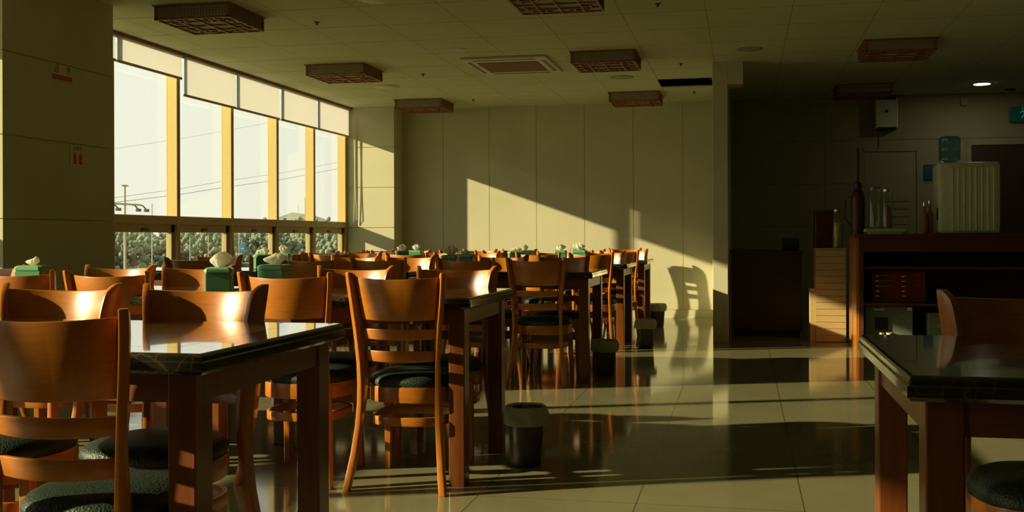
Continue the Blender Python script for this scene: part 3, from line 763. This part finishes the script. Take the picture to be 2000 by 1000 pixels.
# slatted cabinet left of it
SX0, SX1, SY0, SY1 = .662, .935, 10.47, 11.0
t2 = empty('slatted_cabinet', (SX0, SY0, 0))
L(MB().box(SX0, SX1, SY0+.012, SY1, .0, .868), 'cabinet_body', M['pale_wood'], t2, (SX0, SY0, 0))
m_ = MB()
for k in range(14): m_.box(SX0, SX1, SY0, SY0+.014, .008+k*.0612, .008+k*.0612+.0575)
L(m_, 'slat_front', M['pale_wood'], t2, (SX0, SY0, 0))
L(MB().box(SX0-.01, SX1, SY0-.004, SY1, .868, .882), 'top_board', M['pale_wood'], t2, (SX0, SY0, 0))
L(MB().box(SX0-.05, SX0-.001, SY0+.006, SY1-.1, 0, .50), 'side_ledge', M['pale_wood'], t2, (SX0, SY0, 0))
tag(t2, 'pale cabinet with horizontal slats, sunlit at its foot', 'cabinet')
# dark low counter left of the slats
t3 = empty('low_counter', (-.12, 10.90, 0))
L(MB().box(-.12, .56, 10.90, 11.50, .06, .82), 'counter_body', M['counter'], t3, (-.12, 10.90, 0))
L(MB().box(-.10, .54, 10.95, 11.45, 0, .06), 'plinth', M['black'], t3, (-.12, 10.90, 0))
L(MB().box(-.13, .57, 10.88, 11.52, .82, .855, .004), 'counter_top', M['counter'], t3, (-.12, 10.90, 0))
tag(t3, 'very dark low counter between the hall post and the slatted cabinet', 'counter')
o = MB().box(-.08, .08, -.13, .13, 0, .12, .01).build('cash_box', M['black']); o.location = (.46, 11.12, .856)
tag(o, 'small black box on the dark low counter', 'box')
# wall items
for n, (xa, xb, zt, mm) in enumerate(((1.39, 1.976, 1.985, 'wall_dark'), (2.575, 3.5, 2.04, 'door'))):
    d = struct(empty('door_%d' % (n+1), ((xa+xb)/2, YB, 0))); w = (xb-xa)/2
    fr = MB(); fr.box(-w-.05, -w, -.020, -.001, 0, zt+.05); fr.box(w, w+.05, -.03, -.001, 0, zt+.05); fr.box(-w, w, -.03, -.001, zt, zt+.05); fr.build('door_frame', M['wall_dark'], d)
    lf = MB(); lf.box(-w+.003, w-.003, -.018, -.002, .005, zt-.003)
    if n == 0:
        for k in range(6): lf.box(-w+.08, w-.08, -.024, -.016, .95+k*.09, 1.0+k*.09)
    lf.build('door_leaf', M[mm], d)
    MB().lathe([(.02, 0), (.022, .02), (.012, .05)], 12).build('door_handle', M['steel'], d)
    h = [c for c in bpy.data.objects if c.parent == d and c.name.startswith('door_handle')][0]; h.rotation_euler = (R(90), 0, 0); h.location = (-w+.07, -.018, 1.0)
t = empty('wall_unit', (1.634, YB, 2.425))
MB().box(-.125, .125, -.13, -.001, -.18, .18, .01).build('unit_body', M['appliance'], t)
MB().box(-.105, .105, -.135, -.02, .155, .185, .004).build('top_bracket', M['black'], t); MB().box(-.105, .105, -.135, -.02, -.20, -.165, .004).build('bottom_bracket', M['black'], t)
m_ = MB(); m_.lathe([(.018, 0), (.018, .006)], 14); k_ = m_.build('round_knob', M['black'], t); k_.rotation_euler = (R(90), 0, 0); k_.location = (0, -.13, .02)
tag(t, 'white boxy loudspeaker unit high on the dark wall', 'wall unit')
t = MB().box(1.56, 1.572, YB-.012, YB-.001, 2.04, 2.22).build('cable_conduit', M['wall_dark']); tag(t, 'thin conduit running down below the white wall unit', 'conduit')
t = empty('notice_board', (2.18, YB, 1.737)); MB().box(-.12, .12, -.02, -.001, -.088, .088, .003).build('board', M['blue'], t)
for k, (a, c, z) in enumerate(((-.02, .03, .05), (.04, .09, .05), (-.01, .05, .02), (.06, .09, .02))): MB().box(a, c, -.022, -.019, z, z+.012).build('letter_stroke', M['signwhite'], t)
tag(t, 'blue wall notice left of the white ribbed appliance', 'notice')
t = empty('exit_sign', (3.137, YB, 2.382)); MB().box(-.16, .16, -.06, -.001, -.085, .085, .006).build('sign_box', M['exit'], t)
m_ = MB()
for a in ([(-.02, .045), (.0, .005)], [(.0, .005), (-.03, -.05)], [(.0, .005), (.035, -.02)], [(.035, -.02), (.03, -.055)], [(-.02, .035), (-.05, .01)], [(-.012, .03), (.03, .035)]):
    m_.tube([(a[0][0], -.063, a[0][1]), (a[1][0], -.063, a[1][1])], .007, 6)
m_.lathe([(.001, -.012), (.012, 0), (.001, .012)], 10, (-.022, -.063, .063)); m_.build('running_figure', M['exitmark'], t)
tag(t, 'dim green exit sign with a running figure on the dark wall', 'exit sign')
o = MB().lathe([(.05, 0), (.06, -.02), (.02, -.03)], 16).build('smoke_detector', M['black'], None, smooth=True); o.location = (2.93, 12.95, ZC); tag(o, 'small dark ceiling detector above the exit sign', 'detector')
o = MB().box(2.46, 2.54, YB-.05, YB-.001, 2.50, 2.61, .006).build('junction_box', M['wall_dark']); tag(o, 'small dim box high on the dark wall, left of the exit sign', 'box')

# things on the serving cabinet
ZT = 1.0135
t = empty('water_dispenser', (1.905, 10.02, ZT))
MB().box(-.25, .245, -.17, .20, 0, .617, .03).build('casing', M['appliance'], t, smooth=True)
m_ = MB()
for k in range(8): x = -.145+k*.0475; m_.box(x-.004, x+.004, -.182, -.165, .025, .565, .002)
m_.build('ribs', M['rib'], t)
MB().box(-.17, .215, -.176, -.168, .02, .575, .004).build('vent_panel', M['appliance'], t)
m_ = MB(); m_.lathe([(.035, 0), (.035, .012)], 16); k_ = m_.build('tap_recess', M['black'], t); k_.rotation_euler = (0, R(-90), 0); k_.location = (-.244, -.09, .17); k_.scale = (1.6, .6, 1)
tag(t, 'white ribbed water dispenser standing on the serving cabinet', 'dispenser')
m_ = MB(); prof = [(.03, 0), (.05, .012), (.088, .03), (.09, .08), (.084, .09), (.09, .10), (.09, .15), (.084, .16), (.09, .17), (.09, .215), (.075, .235), (.02, .242)]
o = m_.lathe(prof, 28).build('water_bottle', M['bottle'], None, smooth=True); o.location = (1.775, 10.06, ZT+.618); tag(o, 'translucent blue water bottle upside down on the white dispenser', 'bottle')

o = MB(); o.box(-.165, .165, -.12, .12, .018, .045, .003); o.box(-.13, .14, -.10, .10, 0, .018); o = o.build('display_stand', M['appliance']); o.location = (1.222, 10.02, ZT); tag(o, 'white two-step board carrying the glass jars', 'stand')
ZB = ZT+.0455
def jar(x, y, z, r, h, mlid, fill, fh, label, lid_h=.018, neck=.9):
    t_ = empty('glass_jar', (x, y, z))
    MB().lathe([(r*.9, .001), (r, .006), (r, h*.90), (r*neck, h*.95), (r*neck, h)], 26).build('jar_glass', M['jar'], t_, smooth=True)
    MB().lathe([(r*1.0*neck+.003, h), (r*neck+.004, h+lid_h*.8), (r*neck*.9, h+lid_h)], 24).build('jar_lid', mlid, t_, smooth=True)
    if fill: MB().lathe([(r*.80, .006), (r*.86, fh*.5), (r*.7, fh*.95), (r*.3, fh)], 18, rfun=lambda u, z_: 1+.06*math.sin(u*40+z_*90)).build('jar_contents', fill, t_, smooth=True)
    return tag(t_, label, 'jar', 'glass jars in the service corner')
jar(1.140, 10.00, ZB, .054, .355, M['red'], None, 0, 'tall clear glass jar with red lid on the white board')
jar(1.243, 9.98, ZB, .046, .33, M['steel'], M['amber'], .20, 'slimmer glass jar with amber contents and metal lid, on the white board', .022)
jar(.875, 10.60, .883, .054, .345, M['steel'], M['noodle'], .25, 'glass jar of dry stalks with metal lid on the slatted cabinet', .022)
t = empty('thermos_flask', (1.02, 10.23, ZT)); MB().lathe([(.06, 0), (.062, .30), (.05, .38), (.03, .41)], 22).build('flask_body', M['darkred'], t, smooth=True); MB().lathe([(.036, .41), (.036, .46), (.02, .475)], 18).build('flask_cap', M['black'], t, smooth=True)
MB().tube([(-.06, 0, .34), (-.11, 0, .30), (-.11, 0, .14), (-.062, 0, .08)], .008, 8).build('handle', M['black'], t, smooth=True)
tag(t, 'tall dark red flask behind the glass jars', 'flask')
t = empty('storage_tin', (.755, 10.80, .883)); MB().box(-.085, .085, -.09, .10, 0, .33, .012).build('tin_body', M['darkred'], t); MB().box(-.09, .09, -.095, .105, .33, .36, .008).build('tin_lid', M['darkred'], t)
tag(t, 'dark red box on the slatted cabinet behind the stalk jar', 'box')
for k, (x, y, h) in enumerate(((1.575, 9.93, .27), (1.625, 9.97, .29), (1.60, 10.09, .28))):
    t = empty('syrup_bottle', (x-.03, y, ZT)); MB().lathe([(.026, 0), (.028, .01), (.028, h*.55), (.012, h*.75), (.012, h*.9)], 18).build('bottle_glass', M['amber'], t, smooth=True); MB().lathe([(.014, h*.9), (.014, h)], 14).build('cap', M['steel'], t, smooth=True)
    tag(t, ['amber bottle nearest the camera, left of the white dispenser', 'amber bottle touching the white dispenser side', 'amber bottle rearmost of the three beside the dispenser'][k], 'bottle', 'amber bottles beside the dispenser')

# cutlery tray and boxes on the shelves
t = empty('cutlery_tray', (1.33, 9.92, .4155)); m_ = MB(); m_.box(-.22, .22, -.01, .006, 0, .27, .003)
for z in (0, .262): m_.box(-.22, .22, -.022, -.008, z, z+.010)
for x in (-.22, .21): m_.box(x, x+.01, -.022, -.008, 0, .27)
m_.build('tray', M['red'], t); t.rotation_euler = (R(-9), 0, 0)
tag(t, 'red tray leaning on the cabinet shelf, lined with spoons', 'tray')
sp0 = None
for k in range(5):
    if sp0 is None:
        m_ = MB(); m_.tube([(-.055, 0, 0), (.06, 0, .001)], .0032, 6)
        bmesh.ops.create_uvsphere(m_.bm, u_segments=12, v_segments=8, radius=1); 
        for v in m_.bm.verts[-(12*7+2):]: v.co = Vector((v.co.x*.020-.070, v.co.y*.005, v.co.z*.011))
        sp0 = m_.build('spoon', M['steel'], None, smooth=True); s_ = sp0
    else: s_ = sp0.copy(); COL.objects.link(s_)
    s_.location = (1.44, 9.905-.006+.006*k-.022, .4155+.05+.046*k); s_.rotation_euler = (R(-9), R(3-2*k), 0)
    tag(s_, 'steel spoon on the red tray, %s of the right-hand column' % ('lowest', 'second from below', 'middle one', 'second from above', 'topmost')[k], 'spoon', 'spoons on the red tray')
for k in range(5):
    s_ = sp0.copy(); COL.objects.link(s_); s_.location = (1.22, 9.905-.006+.006*k-.022, .4155+.05+.046*k); s_.rotation_euler = (R(-9), R(2-k), 0)
    tag(s_, 'dim steel spoon on the red tray, %s of the left-hand column' % ('lowest', 'second from below', 'middle one', 'second from above', 'topmost')[k], 'spoon', 'spoons on the red tray')
t = empty('shelf_box', (1.24, 9.98, .0855)); MB().box(-.20, .195, -.13, .14, 0, .295, .004).build('carton', M['grey'], t)
MB().box(-.13, -.04, -.1325, -.1295, .262, .274).build('printed_line', M['signwhite'], t); MB().box(.15, .188, -.1325, -.1295, .262, .288).build('sticker', M['signwhite'], t)
m_ = MB(); m_.lathe([(.03, -.131), (.034, -.133)], 18)
MB().box(-.12, -.01, -.1325, -.1295, .09, .20).build('printed_picture', M['black'], t)
tag(t, 'larger grey-green box on the bottom shelf of the serving cabinet', 'box', 'boxes on the bottom shelf')
t = empty('shelf_box', (1.76, 9.98, .0855)); MB().box(-.20, .20, -.13, .14, 0, .245, .004).build('carton', M['grey'], t)
text_mesh('printed_lettering', 'CZ4', .035, M['signwhite'], t, (-.09, -.1315, .13), (R(90), 0, 0))
tag(t, 'smaller grey-green box with CZ4 print, behind the right-hand chair back', 'box', 'boxes on the bottom shelf')
for k, (x, c_) in enumerate(((1.17, 'cup'), (1.235, 'cup'))):
    o = MB().lathe([(.020, 0), (.026, .07), (.022, .07), (.017, .005)], 18).build('small_cup', M['white'], None, smooth=True); o.location = (x, 9.825, .0855); tag(o, 'small pale cup before the larger shelf box, %s one' % ('left', 'right')[k], 'cup', 'cups on the bottom shelf')
